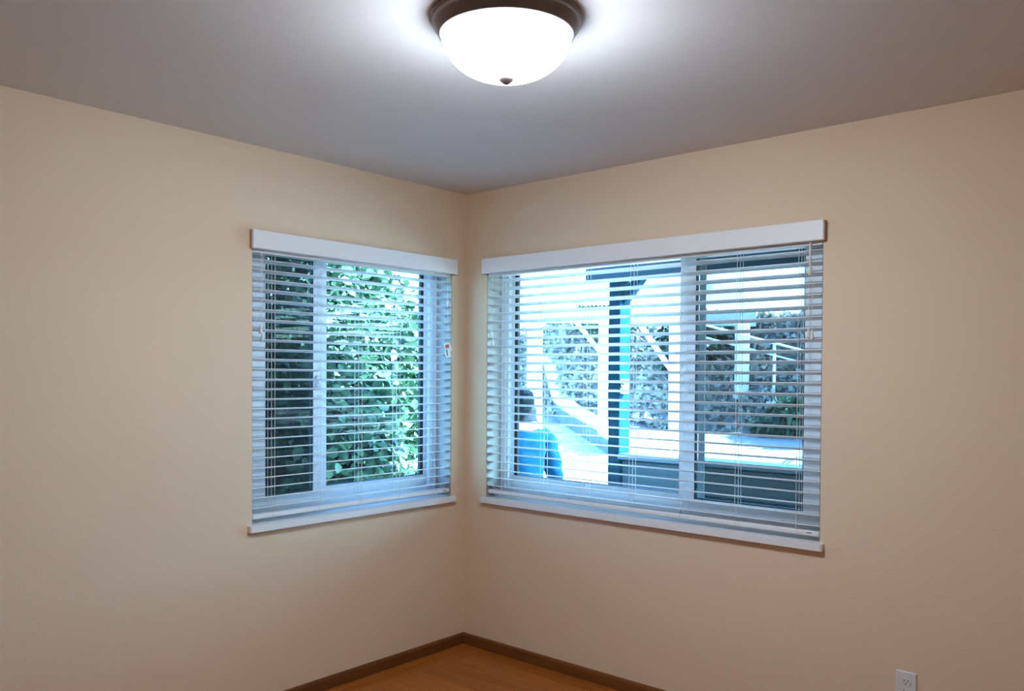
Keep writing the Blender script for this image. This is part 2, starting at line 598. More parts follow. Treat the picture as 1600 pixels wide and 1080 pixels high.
# ------------------------------------------------------------------ windows (local frame: u along the wall, v outwards, z up)
def make_window(name, u0, u1, side, rz, lab):
    """side: 'L' slider at low u, 'R' slider at high u"""
    root = struct(bpy.data.objects.new(name, None), lab)
    COL.objects.link(root)
    root.rotation_euler = (0, 0, rz)
    zb, zt = 0.815, 2.06
    MB().ring(u0, u1, zb, zt, 0.115, 0.185, 0.055, 0.055, 0.05, 0.03).obj('window_frame', MT['vinyl'], root)
    # inner stepped lip of the frame
    MB().ring(u0 + 0.055, u1 - 0.055, zb + 0.05, zt - 0.03, 0.150, 0.180, 0.014, 0.014, 0.012, 0.012).obj('frame_track', MT['vinyl'], root)
    if side == 'L':
        s0, s1, ml = u0 + 0.045, -0.856, -0.909
        wl, wr = -1.166 - s0, s1 - ml
        f0, f1 = -0.862, u1 - 0.045
    else:
        s0, s1, ml = 1.287, u1 - 0.045, 1.336
        wl, wr = ml - s0, s1 - 1.836
        f0, f1 = u0 + 0.045, 1.293
    sash = MB().ring(s0, s1, zb + 0.04, zt - 0.022, 0.108, 0.138, wl, wr, 0.058, 0.04).obj('sliding_sash', MT['vinyl'], root)
    MB().ring(s0 + wl - 0.001, s1 - wr + 0.001, zb + 0.097, zt - 0.061, 0.112, 0.132, 0.006, 0.006, 0.006, 0.006).obj('glazing_gasket', MT['gasket'], sash)
    MB().box(s0 + wl, s1 - wr, 0.120, 0.124, zb + 0.098, zt - 0.062).obj('glass_pane', MT['glass'], sash)
    # latch on the meeting stile
    lu = ml if side == 'L' else s0 + 0.008
    MB().box(lu + 0.012, lu + 0.034, 0.098, 0.108, 1.40, 1.46, 0.003).box(lu + 0.017, lu + 0.029, 0.088, 0.099, 1.42, 1.435, 0.002).obj('latch', MT['vinyl'], sash)
    fx = MB().ring(f0, f1, zb + 0.04, zt - 0.022, 0.141, 0.172, 0.052 if side == 'L' else 0.030, 0.030 if side == 'L' else 0.052, 0.07, 0.034).obj('fixed_sash', MT['vinyl'], root)
    a, b = (f0 + 0.052, f1 - 0.030) if side == 'L' else (f0 + 0.030, f1 - 0.052)
    MB().ring(a - 0.001, b + 0.001, zb + 0.109, zt - 0.055, 0.143, 0.160, 0.004 if side == 'L' else 0.022, 0.022 if side == 'L' else 0.004, 0.004, 0.004).obj('glazing_gasket', MT['gasket'], fx)
    MB().box(a, b, 0.152, 0.156, zb + 0.11, zt - 0.056).obj('glass_pane', MT['glass'], fx)
    # insect screen outside the sliding half
    if side == 'L':
        c0, c1 = u0 + 0.06, -0.845
    else:
        c0, c1 = 1.318, u1 - 0.06
    sc = MB().ring(c0, c1, zb + 0.055, zt - 0.035, 0.176, 0.186, 0.03, 0.03, 0.02, 0.02).obj('insect_screen', MT['screen_frame'], root)
    MB().box(c0 + 0.03, c1 - 0.03, 0.1805, 0.1810, zb + 0.075, zt - 0.055).obj('screen_mesh', MT['screen'], sc)
    # painted liner of the recess: two sides and the head
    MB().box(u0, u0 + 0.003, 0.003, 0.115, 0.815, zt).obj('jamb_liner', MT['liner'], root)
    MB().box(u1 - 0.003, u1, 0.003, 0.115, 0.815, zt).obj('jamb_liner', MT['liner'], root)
    MB().box(u0 + 0.003, u1 - 0.003, 0.003, 0.115, zt - 0.003, zt).obj('head_liner', MT['trimw'], root)
    # stool: runs into the recess and laps the wall with two horns
    p = [(u0, 0.115), (u0, 0.0), (u0 - 0.022, 0.0), (u0 - 0.022, -0.022), (u0 - 0.016, -0.028), (u1 + 0.010, -0.028), (u1 + 0.016, -0.022), (u1 + 0.016, 0.0), (u1, 0.0), (u1, 0.115)]
    n = len(p)
    vs = [(a_, b_, 0.787) for a_, b_ in p] + [(a_, b_, 0.815) for a_, b_ in p]
    fs = [(9, 8, 7, 6, 5, 4, 3, 2, 1, 0), tuple(range(n, 2 * n))] + [(k, (k + 1) % n, n + (k + 1) % n, n + k) for k in range(n)]
    MB().add(vs, fs).obj('window_sill', MT['trimw'], root)
    if side == 'R':
        MB().box(1.262, 1.270, 0.1135, 0.1152, 0.842, 0.848).obj('weep_hole', MT['dark_hole'], root)
    return root


make_window('window_1', LU0, LU1, 'L', math.pi / 2, 'white vinyl sliding window in the left wall, ivy green outside')
make_window('window_2', RU0, RU1, 'R', 0.0, 'wide white vinyl sliding window in the right wall, porch outside')


# ------------------------------------------------------------------ blinds
def slat_mesh(L):
    """crowned slat, 50 mm deep, 3 mm thick, rounded corners; local: u centred, v centred"""
    n = 6
    prof = []
    for k in range(n + 1):
        v = -0.025 + 0.05 * k / n
        prof.append((v, 0.0022 * (1 - (v / 0.025) ** 2)))
    top = [(v, z + 0.0014) for v, z in prof]
    bot = [(v, z - 0.0014) for v, z in reversed(prof)]
    pr = top + bot
    m_ = len(pr)
    vs, fs = [], []
    for u in (-L / 2, -L / 2 + 0.003, L / 2 - 0.003, L / 2):
        k_ = 0.94 if abs(u) > L / 2 - 0.001 else 1.0
        vs += [(u, v * k_, z) for v, z in pr]
    for s in range(3):
        for k in range(m_):
            fs.append((s * m_ + k, s * m_ + (k + 1) % m_, (s + 1) * m_ + (k + 1) % m_, (s + 1) * m_ + k))
    fs += [tuple(range(m_)), tuple(range(3 * m_, 4 * m_))]
    return MB().add(vs, fs).mesh('slat', MT['slat'])


NSL = 26


def make_blind(u0, u1, rz, loc, label, ladders, vu0, vu1, TILT, Z0, PITCHZ):      # TILT: room edge up
    root = thing('window_blind', label, 'blind', loc, rz, 'white slat blinds in the two corner windows')
    # local coordinates: u, v as the wall's; z from the sill top
    zz = 0.815
    def L(mb):
        mb.v = [(a - um, b, c - zz) for a, b, c in mb.v]
        return mb
    um = (u0 + u1) / 2
    # valance: bevelled board with returns
    va = L(MB().box(vu0, vu1, -0.030, -0.016, 1.999, 2.079, 0.003)).obj('valance', MT['val'], root)
    for k, (a, b) in enumerate(((vu0, vu0 + 0.012), (vu1 - 0.012, vu1))):
        L(MB().box(a, b, -0.0160, -0.0005, 1.999, 2.079, 0.001)).obj('valance_return', MT['tan_end'], va)['label'] = 'tan end piece of the valance'
    L(MB().box(u0 + 0.004, u1 - 0.004, 0.004, 0.056, 1.985, 2.040, 0.003)).obj('head_rail', MT['slat'], root)
    sm = slat_mesh(u1 - u0 - 0.012)
    for k in range(NSL):
        o = link('slat', sm, root, (random.uniform(-0.001, 0.001), 0.031, Z0 + k * PITCHZ - zz + random.uniform(-0.0006, 0.0006)),
                 (TILT + random.uniform(-0.012, 0.012), random.uniform(-0.0005, 0.0005), 0))
    br = L(MB().box(u0 + 0.008, u1 - 0.006, 0.006, 0.056, 0.836, 0.856, 0.004)).obj('bottom_rail', MT['slat'], root)
    L(MB().box(u1 - 0.055, u1 - 0.035, 0.0052, 0.008, 0.8475, 0.8505)).obj('rail_slot', MT['dark_hole'], br)
    for u in ladders:
        lad = MB()
        for du, v in ((0, 0.0035), (0, 0.0585)):
            lad.tube([(u + du, v, 0.84), (u + du, v, 1.986)], 0.0011, 5)
        for k in range(NSL):
            z = Z0 + k * PITCHZ - 0.0045
            lad.tube([(u, 0.0035, z + 0.004), (u, 0.0585, z - 0.004)], 0.0005, 4, cap=False)
        lad = L(lad).obj('ladder_cord', MT['cord'], root)
        L(MB().tube([(u + 0.001, 0.031, 0.856), (u + 0.001, 0.031, 1.986)], 0.0011, 5)).obj('lift_cord', MT['cord'], root)
        # cord plug under the bottom slat
        L(MB().tube([(u, 0.0055, 0.846), (u, 0.002, 0.846)], 0.004, 8)).obj('cord_plug', MT['cord'], br)
    return root, L, um


def tassel(L, root, u, v, z, top=1.99):
    c = L(MB().tube([(u, v, top), (u, v, z)], 0.0010, 5)).obj('pull_cord', MT['cord'], root)
    t = MB().lathe([(0, z + 0.004), (0.003, z + 0.003), (0.0045, z - 0.006), (0.0075, z - 0.026), (0.0078, z - 0.031), (0.006, z - 0.035), (0, z - 0.035)], 12, u, v)
    L(t).obj('tassel', MT['plastic'], c, smooth=True)


lb, LL, lum = make_blind(LU0, LU1, math.pi / 2, (0, (LU0 + LU1) / 2, 0.815),
                         'white slat blind filling the narrower left window, warning tag on its cord',
                         [-1.185, -0.944, -0.703, -0.462, -0.221], LU0 - 0.013, LU1 + 0.014, math.radians(-8.5), 0.8815, 0.0429)
tassel(LL, lb, -1.262, -0.006, 1.672)
tassel(LL, lb, -1.256, -0.010, 1.640)
# lift cords at the right end, with equalizer and warning tag
pc = LL(MB().tube([(-0.140, -0.006, 1.99), (-0.141, -0.008, 1.86)], 0.0014, 6).tube([(-0.141, -0.008, 1.86), (-0.145, -0.008, 1.62)], 0.0009, 5)
        .tube([(-0.141, -0.008, 1.86), (-0.130, -0.008, 1.62)], 0.0009, 5)).obj('pull_cord', MT['cord'], lb)
LL(MB().box(-0.146, -0.134, -0.013, -0.003, 1.825, 1.862, 0.002)).obj('cord_equalizer', MT['plastic'], pc)
wt = LL(MB().obox((-0.150, -0.010, 1.632), (-0.138, -0.012, 1.556), 0.034, 0.0012, upv=(0.15, 1, 0))).obj('warning_tag', MT['plastic'], lb)
wt['label'] = 'small white warning tag with a red mark and black lines of print'
LL(MB().obox((-0.1485, -0.0116, 1.624), (-0.1460, -0.0121, 1.606), 0.024, 0.0006, upv=(0.15, 1, 0))).obj('red_mark', MT['red'], wt)
for k in range(3):
    s = k * 0.012
    LL(MB().obox((-0.152 + s, -0.0126 + 0.0015 * k, 1.597), (-0.145 + s, -0.0136 + 0.0015 * k, 1.566), 0.0045, 0.0005, upv=(0.15, 1, 0))).obj('print_line', MT['ink'], wt)
LL(MB().obox((-0.137, -0.009, 1.630), (-0.120, -0.009, 1.590), 0.022, 0.0012, upv=(0.15, 1, 0))).obj('tag_fold', MT['plastic'], wt)

rb, RL, rum = make_blind(RU0, RU1, 0.0, ((RU0 + RU1) / 2, 0, 0.815),
                         'wide white slat blind filling the right window, tilt wand at its right end',
                         [0.268 + 0.2637 * k for k in range(7)], RU0 - 0.014, RU1 + 0.010, math.radians(-12.5), 0.8725, 0.04355)
tassel(RL, rb, 0.196, -0.006, 1.705)
tassel(RL, rb, 0.210, -0.008, 1.655)
tassel(RL, rb, 1.896, -0.006, 1.655, 1.90)
tassel(RL, rb, 1.911, -0.008, 1.648, 1.90)
wd = RL(MB().tube([(1.900, -0.008, 2.0), (1.901, -0.010, 1.90)], 0.0042, 6)).obj('tilt_wand', MT['plastic'], rb)
RL(MB().lathe([(0, 1.905), (0.005, 1.904), (0.0095, 1.885), (0.0098, 1.872), (0.006, 1.866), (0, 1.866)], 12, 1.901, -0.010)).obj('wand_hook', MT['plastic'], wd, smooth=True)

# ------------------------------------------------------------------ ceiling light
LX, LY = 1.665, -1.55
LS = 0.97
cl = thing('ceiling_light', 'lit white glass bowl light with brown metal rim on the ceiling', 'ceiling light', (LX, LY, H))
cl.scale = (LS, LS, 1.0)
MB().lathe([(0, 0), (0.212, 0), (0.2135, -0.004), (0.212, -0.009), (0.206, -0.012), (0.208, -0.018), (0.2065, -0.025), (0.199, -0.034),
            (0.192, -0.046), (0.1905, -0.050), (0.186, -0.050), (0.186, -0.040), (0.17, -0.03), (0, -0.03)], 72).obj('metal_pan', MT['bronze'], cl, smooth=True)
bp = []
for k in range(17):
    a = math.pi / 2 * k / 16
    bp.append((0.1845 * math.cos(a) ** 0.82 if k < 16 else 0.0, -0.042 - 0.122 * math.sin(a) ** 1.08))
bowl = MB().lathe([(0.176, -0.042)] + bp, 72).obj('glass_bowl', MT['bowl'], cl, smooth=True)
MB().lathe([(0, -0.160), (0.019, -0.161), (0.0215, -0.165), (0.019, -0.170), (0.012, -0.176), (0.005, -0.180), (0, -0.181)], 24).obj('finial', MT['bronze'], cl, smooth=True)

# ------------------------------------------------------------------ wall outlet
ou = thing('wall_outlet', 'white duplex wall outlet low on the right wall above the floor', 'outlet', (2.2755, 0, 0.330))
MB().box(-0.0355, 0.0355, -0.006, 0.0, -0.057, 0.057, 0.0025).obj('cover_plate', MT['plastic'], ou)
for s in (1, -1):
    rc = MB()
    n = 20
    vs, fs = [], []
    for yv in (-0.0085, -0.005):
        for k in range(n):
            a = 2 * math.pi * k / n
            vs.append((max(-0.0155, min(0.0155, 0.0178 * math.cos(a))), yv, s * 0.0195 + max(-0.0135, min(0.0135, 0.0178 * math.sin(a)))))
    fs = [tuple(range(n)), tuple(range(2 * n - 1, n - 1, -1))] + [(k, (k + 1) % n, n + (k + 1) % n, n + k) for k in range(n)]
    r_ = rc.add(vs, fs).obj('receptacle', MT['plastic'], ou)
    MB().box(-0.0076, -0.0052, -0.0089, -0.0084, s * 0.0195 + 0.0005, s * 0.0195 + 0.0085).obj('slot', MT['dark_hole'], r_)
    MB().box(0.0052, 0.0074, -0.0089, -0.0084, s * 0.0195 + 0.0010, s * 0.0195 + 0.0080).obj('slot', MT['dark_hole'], r_)
    MB().tube([(0, -0.0089, s * 0.0195 - 0.0065), (0, -0.0084, s * 0.0195 - 0.0065)], 0.0026, 10).obj('ground_hole', MT['dark_hole'], r_)
MB().tube([(0, -0.0075, 0), (0, -0.0055, 0)], 0.0032, 12).obj('screw', MT['plastic'], ou)


# ================================================================== outside
def terr(x, y):
    def c(t):
        return max(0.0, min(1.0, t))
    z = -0.25 + c((y - 2) / 7) * 0.8 + c((y - 9.5) / 1.4) * 1.85 + max(0, y - 13) * 0.03
    if y > 9.0:
        z += 0.10 * math.sin(x * 1.3 + y) + 0.07 * math.sin(x * 2.9 - y * 1.7)
    return z


nx, ny = 70, 80
vs, fs = [], []
for j in range(ny + 1):
    for i in range(nx + 1):
        x = -26 + 46 * i / nx
        y = -8 + 34 * j / ny
        vs.append((x, y, terr(x, y)))
for j in range(ny):
    for i in range(nx):
        a = j * (nx + 1) + i
        fs.append((a, a + 1, a + nx + 2, a + nx + 1))
gme = MB().add(vs, fs).mesh('ground', MT['ground'], True)
gme.materials.append(MT['bank'])
for p in gme.polygons:
    if p.center.y > 9.2:
        p.material_index = 1
struct(link('ground', gme), 'pale sunlit yard rising to a leafy bank outside the windows')

# unseen house roof over the porch, its pitch and edges shaped to shadow the hedge
ridge_y, ridge_z = -1.75, 4.7
eave_y, eave_z = 1.7, 2.40
X0, X1 = -0.20, 6.5
th = 0.12
pts = [(eave_y, eave_z), (ridge_y, ridge_z), (-5.5, eave_z), (-5.5, eave_z + th), (ridge_y, ridge_z + th * 1.2), (eave_y, eave_z + th)]
vs = [(x, y, z) for x in (X0, X1) for y, z in pts]
fs = [(0, 1, 4, 5), (1, 2, 3, 4), (6, 7, 10, 11), (7, 8, 9, 10), (0, 1, 7, 6), (1, 2, 8, 7), (5, 4, 10, 11), (4, 3, 9, 10), (0, 5, 11, 6), (2, 3, 9, 8)]
struct(MB().add(vs, fs).obj('roof', MT['shingle']))
gv = [(-T, RY - 0.12, H + 0.12), (-T, T, H + 0.12), (-T, T, 3.85), (-T, ridge_y, ridge_z - 0.03), (-T, RY - 0.12, 3.85)]
gv += [(-T + 0.1, b, c_) for a, b, c_ in gv]
struct(MB().add(gv, [(0, 1, 2, 3, 4), (9, 8, 7, 6, 5)] + [(k, (k + 1) % 5, 5 + (k + 1) % 5, 5 + k) for k in range(5)]).obj('shade_gable', MT['concrete']))  # unseen gable wall added to close the roof's shadow on the hedge

# porch: post, header, half wall
pp = thing('porch_post', 'dark square porch post rising beside the dark half wall', 'post', (-0.045, 1.565, -0.26))
MB().box(-0.046, 0.046, -0.065, 0.065, 0, 2.375, 0.004).obj('shaft', MT['dkpost'], pp)
MB().obox((0.03, 0, 2.23), (0.22, 0, 2.44), 0.06, 0.07, 0.004, upv=(0, 1, 0)).obj('knee_brace', MT['dkpost'], pp)
bx = MB().box(0.047, 0.085, -0.06, -0.005, 1.60, 1.70, 0.004).obj('latch_box', MT['white_post'], pp)
bx['label'] = 'small white latch box on the side of the post'
MB().tube([(0.066 + 0.014 * math.cos(a), -0.063, 1.655 + 0.014 * math.sin(a)) for a in [k * math.pi / 6 for k in range(10)]], 0.0035, 6).obj('hook', MT['dark_hole'], bx)

ph = thing('porch_header', 'dark beam across the porch top just under the window valance', 'beam', (2.8, 1.565, 2.125))
MB().box(-3.09, 3.4, -0.07, 0.07, 0, 0.40, 0.006).obj('beam', MT['dkboard'], ph)
MB().box(-3.09, 3.4, -0.10, -0.07, 0.15, 0.36, 0.004).obj('ledger', MT['dkpost'], ph)

hw = thing('porch_half_wall', 'dark low porch wall of horizontal boards with a grey blue cap', 'low wall', (2.5, 1.565, -0.25))
nb = 6
for k in range(nb):
    z0 = 0.02 + k * 0.187
    MB().box(-2.49, 3.4, -0.045 + (0.006 if k % 2 else 0), -0.02, z0, z0 + 0.180, 0.004).obj('board', MT['dkboard'], hw)
MB().box(-2.49, 3.4, -0.02, 0.03, 0, 1.14).obj('core', MT['dkboard'], hw)
cp = MB().box(-2.49, 3.4, -0.10, 0.09, 1.150, 1.185, 0.006).obj('cap', MT['dkcap'], hw)
cp['label'] = 'grey blue painted cap board'

# garden hoop just behind the half wall
gh = thing('garden_hoop', 'white arched wire hoop peeping over the half wall cap', 'plant hoop', (0.86, 2.45, terr(0.86, 2.45)))
for s in (0, 0.12):
    a_ = []
    for k in range(21):
        t_ = math.pi * k / 20
        a_.append((-0.17 * math.cos(t_), s, 0.92 + 0.17 * math.sin(t_)))
    MB().tube([(-0.17, s, 0)] + a_ + [(0.17, s, 0)], 0.008, 6).obj('hoop', MT['wire'], gh)
MB().tube([(-0.17, 0, 0.5), (0.17, 0, 0.5)], 0.006, 6).tube([(-0.17, 0.12, 0.5), (0.17, 0.12, 0.5)], 0.006, 6).tube([(-0.17, 0, 0.5), (-0.17, 0.12, 0.5)], 0.006, 6).tube([(0.17, 0, 0.5), (0.17, 0.12, 0.5)], 0.006, 6).obj('crossbar', MT['wire'], gh)
MB().box(-0.05, 0.06, 0.125, 0.14, 0.96, 1.04, 0.003).obj('plaque', MT['wire'], gh)

# low retaining wall
A, B = Vector((-3.70, 6.79, 0.0)), Vector((-7.75, 10.26, 0.0))
d_ = (B - A).normalized()
nrm = Vector((d_.y, -d_.x, 0))         # side away from the house window
if nrm.x < 0:
    nrm = -nrm
rw = thing('retaining_wall', 'low pale retaining wall running up the yard behind the person', 'low wall', (A.x, A.y, terr(A.x, A.y)))
O = Vector(rw.location)
nseg = 9
L_ = (B - A).length
for k in range(nseg):
    a, b = A + d_ * (L_ * k / nseg + 0.004), A + d_ * (L_ * (k + 1) / nseg - 0.004)
    za, zb_ = terr(a.x, a.y), terr(b.x, b.y)
    q = []
    for p_, z_ in ((a, za), (b, zb_)):
        for off in (0, 0.28):
            for zz_ in (-0.15, 0.27 if k else 0.22):
                c = p_ + nrm * off
                q.append(Vector((c.x, c.y, z_ + zz_)) - O)
    MB().add(q, [(0, 1, 3, 2), (4, 6, 7, 5), (0, 4, 5, 1), (2, 3, 7, 6), (1, 5, 7, 3), (0, 2, 6, 4)]).obj('block', MT['block'], rw)
    q2 = []
    for p_, z_ in ((a, za), (b, zb_)):
        for off in (-0.03, 0.33):
            for zz_ in (0.275 if k else 0.225, 0.325 if k else 0.275):
                c = p_ + nrm * off
                q2.append(Vector((c.x, c.y, z_ + zz_)) - O)
    MB().add(q2, [(0, 1, 3, 2), (4, 6, 7, 5), (0, 4, 5, 1), (2, 3, 7, 6), (1, 5, 7, 3), (0, 2, 6, 4)]).obj('coping', MT['concrete'], rw)

# carport on white posts
C0, C1 = Vector((-6.7, 6.98, 0)), Vector((-3.05, 10.15, 0))
ce = (C1 - C0).normalized()
cn = Vector((-ce.y, ce.x, 0))
cpz = 2.36
ct = thing('carport', 'carport with white posts and white ribbed roof across the yard', 'carport', (C0.x, C0.y, terr(C0.x, C0.y)))
O = Vector(ct.location)
def cpt(s, t, z):
    c = C0 + ce * s + cn * t
    return Vector((c.x, c.y, z)) - O
CL = (C1 - C0).length
MB().obox(cpt(0, 0, cpz + 0.12), cpt(CL, 0, cpz + 0.06), 0.10, 0.25, 0.005).obj('fascia', MT['fascia'], ct)
for px_, wid in ((-5.871, 0.26), (-4.993, 0.15), (-4.066, 0.19), (-3.214, 0.20)):
    s = (px_ - C0.x) / ce.x
    c = C0 + ce * s
    g = terr(c.x, c.y) - 0.05
    po = MB().obox(cpt(s, 0.0, g), cpt(s, 0.0, cpz - 0.03), wid, wid, 0.008, upv=tuple(cn)).obj('post', MT['white_post'], ct)
    MB().obox(cpt(s, 0.0, g), cpt(s, 0.0, g + 0.12), wid + 0.05, wid + 0.05, 0.006, upv=tuple(cn)).obj('post_base', MT['concrete'], po)
    c2 = C0 + ce * s + cn * 3.2
    MB().obox(cpt(s, 3.2, terr(c2.x, c2.y) - 0.05), cpt(s, 3.2, cpz + 0.85), 0.15, 0.15, 0.008, upv=tuple(cn)).obj('post', MT['white_post'], ct)
MB().obox(cpt(0, 3.2, cpz + 0.95), cpt(CL, 3.2, cpz + 0.9), 0.12, 0.2, 0.005).obj('rear_beam', MT['fascia'], ct)
s_c = (-4.066 - C0.x) / ce.x
MB().obox(cpt(s_c - 0.62, 0, cpz - 0.02), cpt(s_c - 0.05, 0, 1.52), 0.08, 0.10, 0.005, upv=tuple(cn)).obj('knee_brace', MT['white_post'], ct)
s_b = (-4.993 - C0.x) / ce.x
MB().obox(cpt(s_b - 0.45, 0, cpz - 0.02), cpt(s_b - 0.05, 0, 1.85), 0.07, 0.08, 0.005, upv=tuple(cn)).obj('knee_brace', MT['white_post'], ct)
nsh = 6
for k in range(nsh):                    # ribbed roof sheets
    s0_, s1_ = CL * k / nsh - 0.02, CL * (k + 1) / nsh
    nr = 12
    top_, bot_ = [], []
    for i in range(nr * 2 + 1):
        s_ = s0_ + (s1_ - s0_) * i / (nr * 2)
        zz_ = 0.03 if i % 2 else 0.0
        top_.append((s_, zz_))
    vs, fs = [], []
    for t_, zb_ in ((-0.3, cpz + 0.24), (3.7, cpz + 1.42)):
        for s_, zz_ in top_:
            vs.append(cpt(s_, t_, zb_ + zz_ + 0.006 * (k % 2)))
    nn = len(top_)
    for i in range(nn - 1):
        fs.append((i, i + 1, nn + i + 1, nn + i))
    o_ = MB().add(vs, fs).obj('roof_sheet', MT['roofsheet'], ct)
    sm_ = o_.modifiers.new('thickness', 'SOLIDIFY')
    sm_.thickness = 0.004

# picket gate between the carport posts
pg = thing('picket_gate', 'small white picket gate at the foot of the bank', 'gate', (-6.86, 10.54, 1.3))
gd = Vector((0.754, 0.657, 0))
for k in range(7):
    c = gd * (-0.19 + 0.0635 * k)
    MB().obox((c.x, c.y, -0.15), (c.x, c.y, 0.72 + (0.04 if k % 2 else 0)), 0.028, 0.02, 0.003, upv=(0, 1, 0)).obj('picket', MT['white_post'], pg)
for z in (0.05, 0.6):
    MB().obox(gd * -0.24 + Vector((0.014, -0.016, z)), gd * 0.24 + Vector((0.014, -0.016, z)), 0.018, 0.05, 0.003).obj('rail', MT['white_post'], pg)

# white pipe handrail up the bank
hr = thing('handrail', 'thin white pipe handrail sloping in front of the bank', 'handrail', (-2.53, 9.79, terr(-2.53, 9.79)))
O = Vector(hr.location)
def hp(x, y, z):
    return Vector((x, y, z)) - O
MB().tube([hp(-3.455, 9.00, 2.30), hp(-2.2, 10.09, 1.875), hp(-1.2, 10.95, 1.60)], 0.020, 8).obj('top_rail', MT['wire'], hr)
MB().tube([hp(-3.455, 9.02, 2.10), hp(-2.2, 10.11, 1.675), hp(-1.2, 10.97, 1.40)], 0.016, 8).obj('lower_rail', MT['wire'], hr)
for x, y, z in ((-2.548, 9.795, 1.99), (-1.2, 10.955, 1.61), (-3.44, 9.02, 2.29)):
    q = MB().tube([hp(x, y, terr(x, y) - 0.03), hp(x, y, z)], 0.024, 8).obj('rail_post', MT['wire'], hr)
    MB().box(-0.09, 0.09, -0.09, 0.09, -0.01, 0.02, 0.004).obj('base_plate', MT['wire'], q).location = hp(x, y, terr(x, y))


# ------------------------------------------------------------------ plants
LEAF_V = np.array([(0, 0, 0), (0.26, 0.22, 0.05), (0.30, 0.62, 0.06), (0, 1, -0.06), (-0.30, 0.62, 0.06), (-0.26, 0.22, 0.05), (0, 0.5, 0.0)], float)
LEAF_F = [(0, 1, 6), (1, 2, 6), (2, 3, 6), (3, 4, 6), (4, 5, 6), (5, 0, 6)]


def leaf_frames(pos, out, size, droop=0.5, spread=0.8):
    n = len(pos)
    d = out * 0.7 + rng.normal(size=(n, 3)) * spread + np.array([0, 0, -droop])
    d /= np.linalg.norm(d, axis=1)[:, None]
    nn = out + np.array([0, 0, 0.6]) + rng.normal(size=(n, 3)) * 0.55
    x = np.cross(d, nn)
    x /= np.linalg.norm(x, axis=1)[:, None] + 1e-9
    z = np.cross(x, d)
    s = size * rng.uniform(0.65, 1.3, size=n)
    return x, d, z, s


def foliage_mesh(name, pos, out, size, material, droop=0.5, spread=0.8):
    x, d, z, s = leaf_frames(pos, out, size, droop, spread)
    n = len(pos)
    lv = LEAF_V
    v = (pos[:, None, :] + s[:, None, None] * (x[:, None, :] * lv[None, :, 0:1] + d[:, None, :] * lv[None, :, 1:2] + z[:, None, :] * lv[None, :, 2:3]))
    v = v.reshape(-1, 3)
    f = np.array(LEAF_F)[None, :, :] + (np.arange(n) * len(lv))[:, None, None]
    f = f.reshape(-1, 3)
    me = bpy.data.meshes.new(name)
    me.vertices.add(len(v))
    me.vertices.foreach_set('co', v.ravel())
    me.loops.add(f.size)
    me.loops.foreach_set('vertex_index', f.ravel().astype(np.int32))
    me.polygons.add(len(f))
    me.polygons.foreach_set('loop_start', np.arange(0, f.size, 3, dtype=np.int32))
    me.polygons.foreach_set('loop_total', np.full(len(f), 3, dtype=np.int32))
    me.update(calc_edges=True)
    me.materials.append(material)
    return me


def blob_points(n, rx, ry, h, lobes):
    """points near the surface of a few overlapping ellipsoid lobes that make one crown"""
    P, N = [], []
    per = n // len(lobes)
    for (cx, cy, cz, r) in lobes:
        u = rng.normal(size=(per, 3))
        u /= np.linalg.norm(u, axis=1)[:, None]
        k = rng.uniform(0.45, 1.0, size=per) ** 0.5
        P.append(np.array([cx, cy, cz]) + u * k[:, None] * r * np.array([rx, ry, h]))
        N.append(u)
    P = np.concatenate(P)
    N = np.concatenate(N)
    ok = P[:, 2] > 0.05
    return P[ok], N[ok]


leaf_single = {}


def shrub(x, y, label, cat, height, rx, ry, n, size, material, loose=0, nlobes=9, name='shrub', group=None):
    root = thing(name, label, cat, (x, y, terr(x, y) - 0.02), 0, group)
    # trunk and branches
    tr = MB().tube([(0, 0, -0.05), (0.03, -0.02, height * 0.25), (-0.02, 0.03, height * 0.6)], [0.06, 0.045, 0.02], 8)
    tr.obj('trunk', MT['bark'], root, smooth=True)
    lobes = []
    br = MB()
    for k in range(nlobes):
        a = 2 * math.pi * k / nlobes + random.uniform(-.3, .3)
        f = random.uniform(0.25, 0.6)
        cz = height * random.uniform(0.18, 0.82)
        c = (rx * f * math.cos(a), ry * f * math.sin(a), cz)
        lobes.append((*c, random.uniform(0.42, 0.6)))
        br.tube([(0, 0, max(0.02, cz * 0.55)), (c[0] * 0.6, c[1] * 0.6, cz * 0.85), c], [0.02, 0.013, 0.006], 5)
    lobes.append((0, 0, height * 0.5, 0.75))
    lobes.append((0, 0, height * 0.80, 0.5))
    br.obj('branches', MT['bark'], root, smooth=True)
    P, N = blob_points(n, rx, ry, height * 0.55, lobes)
    fo = link('foliage', foliage_mesh('foliage', P, N, size, material), root)
    fo['kind'] = 'stuff'
    if loose:                       # the leaves nearest the window one by one
        toward = np.array([3.19 - x, -3.26 - y, 0.6])
        toward /= np.linalg.norm(toward)
        sc_ = P @ toward + rng.uniform(0, 0.35, len(P))
        ids = np.argsort(-sc_)[:loose]
        key = material.name
        if key not in leaf_single:
            leaf_single[key] = MB().add([tuple(q) for q in LEAF_V], LEAF_F).mesh('leaf', material)
        xx, dd, zz_, ss = leaf_frames(P[ids] + N[ids] * 0.05, N[ids], size * 1.15)
        for i, k in enumerate(ids):
            mtx = Matrix((Vector(xx[i]), Vector(dd[i]), Vector(zz_[i]))).transposed()
            o = link('leaf', leaf_single[key], root, tuple(P[k] + N[k] * 0.05), mtx.to_euler(), (ss[i],) * 3)
    return root


